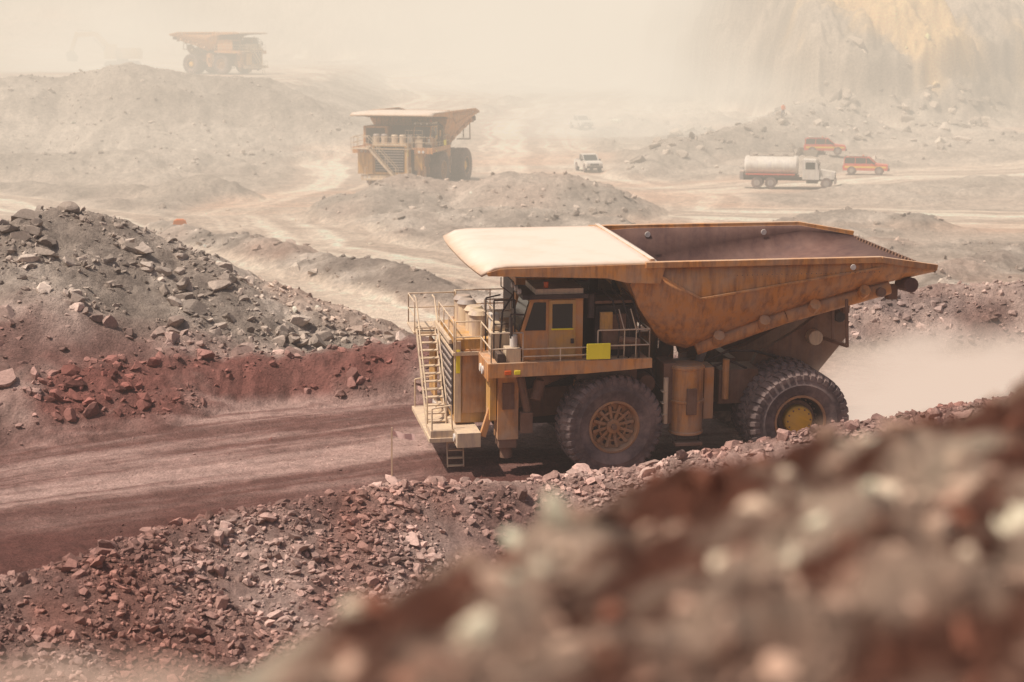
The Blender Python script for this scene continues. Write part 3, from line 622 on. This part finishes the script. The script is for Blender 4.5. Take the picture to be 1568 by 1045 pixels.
def wagon(name,loc,rz,paint,stripe,pickup=False):
    e=link(name,None,None,loc,(0,0,rz)); b=MB()
    body=[(-2.35,.45),(2.3,.45),(2.4,.75),(2.3,1.05),(1.1,1.18),(-2.3,1.18),(-2.42,.8)]
    b.prism(body,-.92,.92,paint)
    b.prism([(1.05,1.18),(.35,1.78),(-.5 if pickup else -2.1,1.82),(-.75 if pickup else -2.32,1.18)],-.78,.78,'glass')
    b.prism([(.4,1.78),(.3,1.86),(-.45 if pickup else -2.05,1.88),(-.5 if pickup else -2.12,1.8)],-.76,.76,paint)
    xs=[1.08,0.1,-.75] if pickup else [1.08,.05,-1.1,-2.25]
    for s in(1,-1):
        for x in xs[1:]: b.beam((x,.80*s,1.18),(x+.03,.775*s,1.82),.07,.07,paint)
        b.beam((1.08,.82*s,1.18),(.36,.78*s,1.8),.07,.07,paint)
        if stripe: b.b(-2.2,2.2,.923*s,.935*s,.72,.92,stripe)
        b.b(2.3,2.42,.55*s,.85*s,.78,.95,'white'); b.b(.8,.95,.95*s,1.15*s,1.15,1.35,'dark')
        for x in(1.45,-1.45): b.cyl((x,.70*s,.42),(x,.938*s,.42),.47,'dark',20)
    b.b(2.405,2.43,-.5,.5,.72,.92,'dark'); b.b(2.3,2.5,-.9,.9,.42,.62,'dark')
    if pickup: b.b(-2.25,-.85,-.78,.78,1.183,1.2,'dark')
    else: b.b(-1.9,.1,-.55,.55,1.93,1.97,'grey'); b.cyl((-.3,-.5,2.0),(-.3,.5,2.0),.07,'lamp',8)
    wheels(b,[1.45,-1.45],.96,.4); b.path([(.9,.8,1.2),(1.0,.8,3.2)],.02,'white')
    link('body',b.mesh('body'),e,bevel=.03)
water_truck((27,174.5,Hs(27,174.5)+.08),R(-12))
wagon('red_mine_car',(38,194,Hs(38,194)+.08),R(-14),'red','caryel')
wagon('red_mine_car',(36.3,210,Hs(36.3,210)+.08),R(-8),'red','caryel')
wagon('white_pickup',(8.4,199,Hs(8.4,199)+.08),R(-75),'white',None,True)
wagon('white_pickup',(9.8,258,Hs(9.8,258)+.08),R(-70),'white',None,True)
e=link('excavator',None,None,(-76,356,8.6),(0,0,R(172))); b=MB()
for s in(1,-1):
    b.prism([(-3,.5),(-2.6,.05),(2.6,.05),(3,.5),(3,.9),(2.5,1.4),(-2.5,1.4),(-3,.9)],1.3*s,2.2*s,'dark')
b.cyl((0,0,1.3),(0,0,1.8),1.1,'dark',20); b.prism([(-3.4,1.8),(2.2,1.8),(2.2,3.0),(.8,3.9),(-3.2,3.9),(-3.6,3.2)],-1.7,1.1,'yellow'); b.prism([(.6,1.8),(2.8,1.8),(2.9,3.0),(2.4,4.6),(.6,4.6)],1.15,2.3,'yellow'); b.b(2.0,2.9,1.3,2.2,3.0,4.3,'glass')
b.beam((1.5,0,2.6),(5.2,0,6.6),.7,1.0,'yellow'); b.beam((5.2,0,6.6),(9.0,0,6.4),.6,.9,'yellow'); b.beam((9.0,0,6.9),(10.4,0,3.2),.5,.7,'yellow'); b.cyl((2.4,.5,2.4),(5.6,.5,5.8),.15,'grey',8); b.cyl((6,0,7.2),(9,0,7.3),.14,'grey',8)
b.prism([(10.2,3.4),(11.2,3.0),(11.0,1.4),(9.6,1.2),(9.3,2.2)],-.8,.8,'dark'); link('excavator_body',b.mesh('excavator_body'),e,bevel=.05)
e=link('marker_stake',None,None,(-3.6,52.5,Hs(-3.6,52.5)-.1)); b=MB(); b.beam((0,0,0),(.02,0,1.85),.045,.045,'wood')
vs=[];n_=8
for i in range(n_): vs+=[(i*.1,.05*math.sin(i*1.3),1.74-.015*i+.02*math.sin(i)),(i*.1,.05*math.sin(i*1.3)+.02,1.58-.02*i+.02*math.sin(i*2))]
b.add(vs,[(2*i,2*i+2,2*i+3,2*i+1) for i in range(n_-1)],'ribbon'); link('stake_and_ribbon',b.mesh('stake_and_ribbon'),e)
e=link('orange_road_barrier',None,None,(-24.4,132,Hs(-24.4,132)),(0,0,R(10))); b=MB()
b.prism([(-.55,0),(.55,0),(.5,.2),(.42,.5),(-.42,.5),(-.5,.2)],-.2,.2,'hiviz'); b.b(-.3,.3,-.08,.08,.5,.58,'hiviz'); link('barrier_body',b.mesh('barrier_body'),e,bevel=.03)
px,py=34.2,229.; e=link('mine_worker',None,None,(px,py,Hs(px,py)),(0,0,R(200)))
V=[(0,0,.95),(0,0,1.15),(0,0,1.38),(0,0,1.5),(0,.02,1.64),(-.1,0,.88),(-.13,.02,.48),(-.14,0,.08),(-.14,.14,.03),(.1,0,.88),(.14,-.02,.48),(.16,-.04,.08),(.16,.1,.03),(-.19,0,1.4),(-.25,.02,1.13),(-.24,.12,.9),(.19,0,1.4),(.25,.02,1.13),(.24,.12,.9)]
E=[(0,1),(1,2),(2,3),(3,4),(0,5),(5,6),(6,7),(7,8),(0,9),(9,10),(10,11),(11,12),(2,13),(13,14),(14,15),(2,16),(16,17),(17,18)]
rad=[.15,.14,.16,.06,.1,.1,.07,.05,.045,.1,.07,.05,.045,.075,.05,.035,.075,.05,.035]
me=bpy.data.meshes.new('worker_body'); me.from_pydata(V,E,[]); o=link('worker_body',me,e)
o.modifiers.new('skin','SKIN'); sv=me.skin_vertices[0].data
for i,q in enumerate(rad): sv[i].radius=(q,q)
sv[0].use_root=True
o.modifiers.new('sub','SUBSURF').levels=1
pm,nt,bb=new_mat('worker_clothes'); tc=nt.nodes.new('ShaderNodeTexCoord'); sp=nt.nodes.new('ShaderNodeSeparateXYZ'); cr=nt.nodes.new('ShaderNodeValToRGB'); dv=nt.nodes.new('ShaderNodeMath'); dv.operation='DIVIDE'; dv.inputs[1].default_value=2
nt.links.new(tc.outputs['Object'],sp.inputs[0]); nt.links.new(sp.outputs['Z'],dv.inputs[0]); nt.links.new(dv.outputs[0],cr.inputs[0]); nt.links.new(cr.outputs[0],bb.inputs['Base Color'])
cr.color_ramp.interpolation='CONSTANT'; cr.color_ramp.elements[0].color=(.04,.05,.09,1); cr.color_ramp.elements[1].position=.47; cr.color_ramp.elements[1].color=(.85,.2,.04,1)
ce=cr.color_ramp.elements.new(.76); ce.color=(.45,.26,.18,1); me.materials.append(pm)
b=MB(); b.cyl((0,.02,1.68),(0,.02,1.78),.14,'white',14,.08); b.b(-.1,.1,.1,.22,1.67,1.69,'white'); link('helmet',b.mesh('helmet'),e)
# ------------------------------------------------------------------ dust in the air, self-glowing in place of scattered light
HC=(.90,.785,.64)  # glow colour of the haze, standing in for scattered sunlight
def glow_vol(name,dens,col=HC,hetero=None,step=2.):
    m=bpy.data.materials.new(name); m.use_nodes=True; nt=m.node_tree; nt.nodes.clear()
    out=nt.nodes.new('ShaderNodeOutputMaterial'); ab=nt.nodes.new('ShaderNodeVolumeAbsorption'); ab.inputs['Color'].default_value=(0,0,0,1); ab.inputs['Density'].default_value=dens
    em=nt.nodes.new('ShaderNodeEmission'); em.inputs['Color'].default_value=(*col,1); em.inputs['Strength'].default_value=dens  # emission added in place of sunlight scattered by the dust
    ad=nt.nodes.new('ShaderNodeAddShader'); nt.links.new(ab.outputs[0],ad.inputs[0]); nt.links.new(em.outputs[0],ad.inputs[1]); nt.links.new(ad.outputs[0],out.inputs['Volume'])
    if hetero:
        m.cycles.volume_step_rate=step
        tc=nt.nodes.new('ShaderNodeTexCoord'); ln=nt.nodes.new('ShaderNodeVectorMath'); ln.operation='LENGTH'; nt.links.new(tc.outputs['Object'],ln.inputs[0])
        mr=nt.nodes.new('ShaderNodeMapRange'); mr.interpolation_type='SMOOTHSTEP'; mr.inputs[1].default_value=1; mr.inputs[2].default_value=.1; mr.inputs[3].default_value=0; mr.inputs[4].default_value=1
        nt.links.new(ln.outputs['Value'],mr.inputs[0])
        ns=nt.nodes.new('ShaderNodeTexNoise'); ns.inputs['Scale'].default_value=hetero; ns.inputs['Detail'].default_value=3; nt.links.new(tc.outputs['Object'],ns.inputs['Vector'])
        r2=nt.nodes.new('ShaderNodeMapRange'); r2.inputs[1].default_value=.38; r2.inputs[2].default_value=.62; r2.inputs[3].default_value=dens*.15; r2.inputs[4].default_value=dens*1.8
        nt.links.new(ns.outputs[0],r2.inputs[0])
        mu=nt.nodes.new('ShaderNodeMath'); mu.operation='MULTIPLY'; nt.links.new(mr.outputs[0],mu.inputs[0]); nt.links.new(r2.outputs[0],mu.inputs[1]); nt.links.new(mu.outputs[0],ab.inputs['Density']); nt.links.new(mu.outputs[0],em.inputs['Strength'])
    return m
def cube(name,x0,x1,y0,y1,z0,z1,mat):
    me=bpy.data.meshes.new(name); me.from_pydata([(x,y,z) for x in(x0,x1) for y in(y0,y1) for z in(z0,z1)],[],[(0,1,3,2),(4,6,7,5),(0,4,5,1),(2,3,7,6),(0,2,6,4),(1,5,7,3)])
    me.materials.append(mat); link(name,me)
cube('glowing_dust_haze',-700,700,20,95,-8,60,glow_vol('glow_haze_near',.0007,(.86,.70,.60)))  # haze boxes absorb and glow by themselves, no sun scattering
cube('glowing_dust_haze',-700,700,95.01,220,-8,60,glow_vol('glow_haze_mid',.0045))
cube('glowing_dust_haze',-700,700,220.01,900,-8,90,glow_vol('glow_haze_far',.0042))
def puff(loc,sc,dens,het,col=HC,step=2.):  # dust ellipsoid with an added glow instead of sunlit scattering
    bm=bmesh.new(); bmesh.ops.create_icosphere(bm,subdivisions=3,radius=1); me=bpy.data.meshes.new('glowing_dust_cloud'); bm.to_mesh(me); bm.free()
    me.materials.append(glow_vol('glowing_dust_volume',dens,col,het,step)); o=link('glowing_dust_cloud',me,None,loc); o.scale=sc
puff((14,345,18),(62,60,38),.034,2.)
puff((16,240,6),(30,32,15),.03,2.)
puff((-76,342,13),(34,24,17),.05,2.)
puff((-8,430,22),(90,50,30),.014,2.)
puff((16.0,62.2,1.6),(6.8,3.6,3.4),2.2,2.4,(.84,.64,.51),1.)
puff((-9.6,38.,-1.4),(6.5,3.4,2.8),1.3,2.4,(.68,.45,.33),1.)
# ------------------------------------------------------------------ light, world, camera
S=Vector((-.46,-.16,.84)).normalized()
sl=bpy.data.lights.new('sun','SUN'); sl.energy=5.0; sl.angle=R(1.0); sl.color=(1,.89,.76)
so_=link('sun',sl); so_.rotation_euler=S.to_track_quat('Z','Y').to_euler()
w=bpy.data.worlds.new('World'); scene.world=w; w.use_nodes=True; nt=w.node_tree
sk=nt.nodes.new('ShaderNodeTexSky'); sk.sky_type='NISHITA'; sk.sun_disc=False; sk.sun_elevation=math.asin(S.z); sk.sun_rotation=math.atan2(S.x,S.y); sk.dust_density=5; sk.air_density=.8
bg=nt.nodes['Background']; nt.links.new(sk.outputs[0],bg.inputs[0]); bg.inputs[1].default_value=.085
cam=bpy.data.cameras.new('camera'); co=link('camera',cam); co.location=(0,0,14.5); co.rotation_euler=(R(90-9.56),0,0)
cam.sensor_width=36; cam.lens=2760/1568*36; cam.clip_end=4000; cam.clip_start=.1
cam.dof.use_dof=True; cam.dof.focus_distance=60; cam.dof.aperture_fstop=.9
scene.camera=co
scene.view_settings.view_transform='Standard'; scene.view_settings.look='None'; scene.view_settings.exposure=0
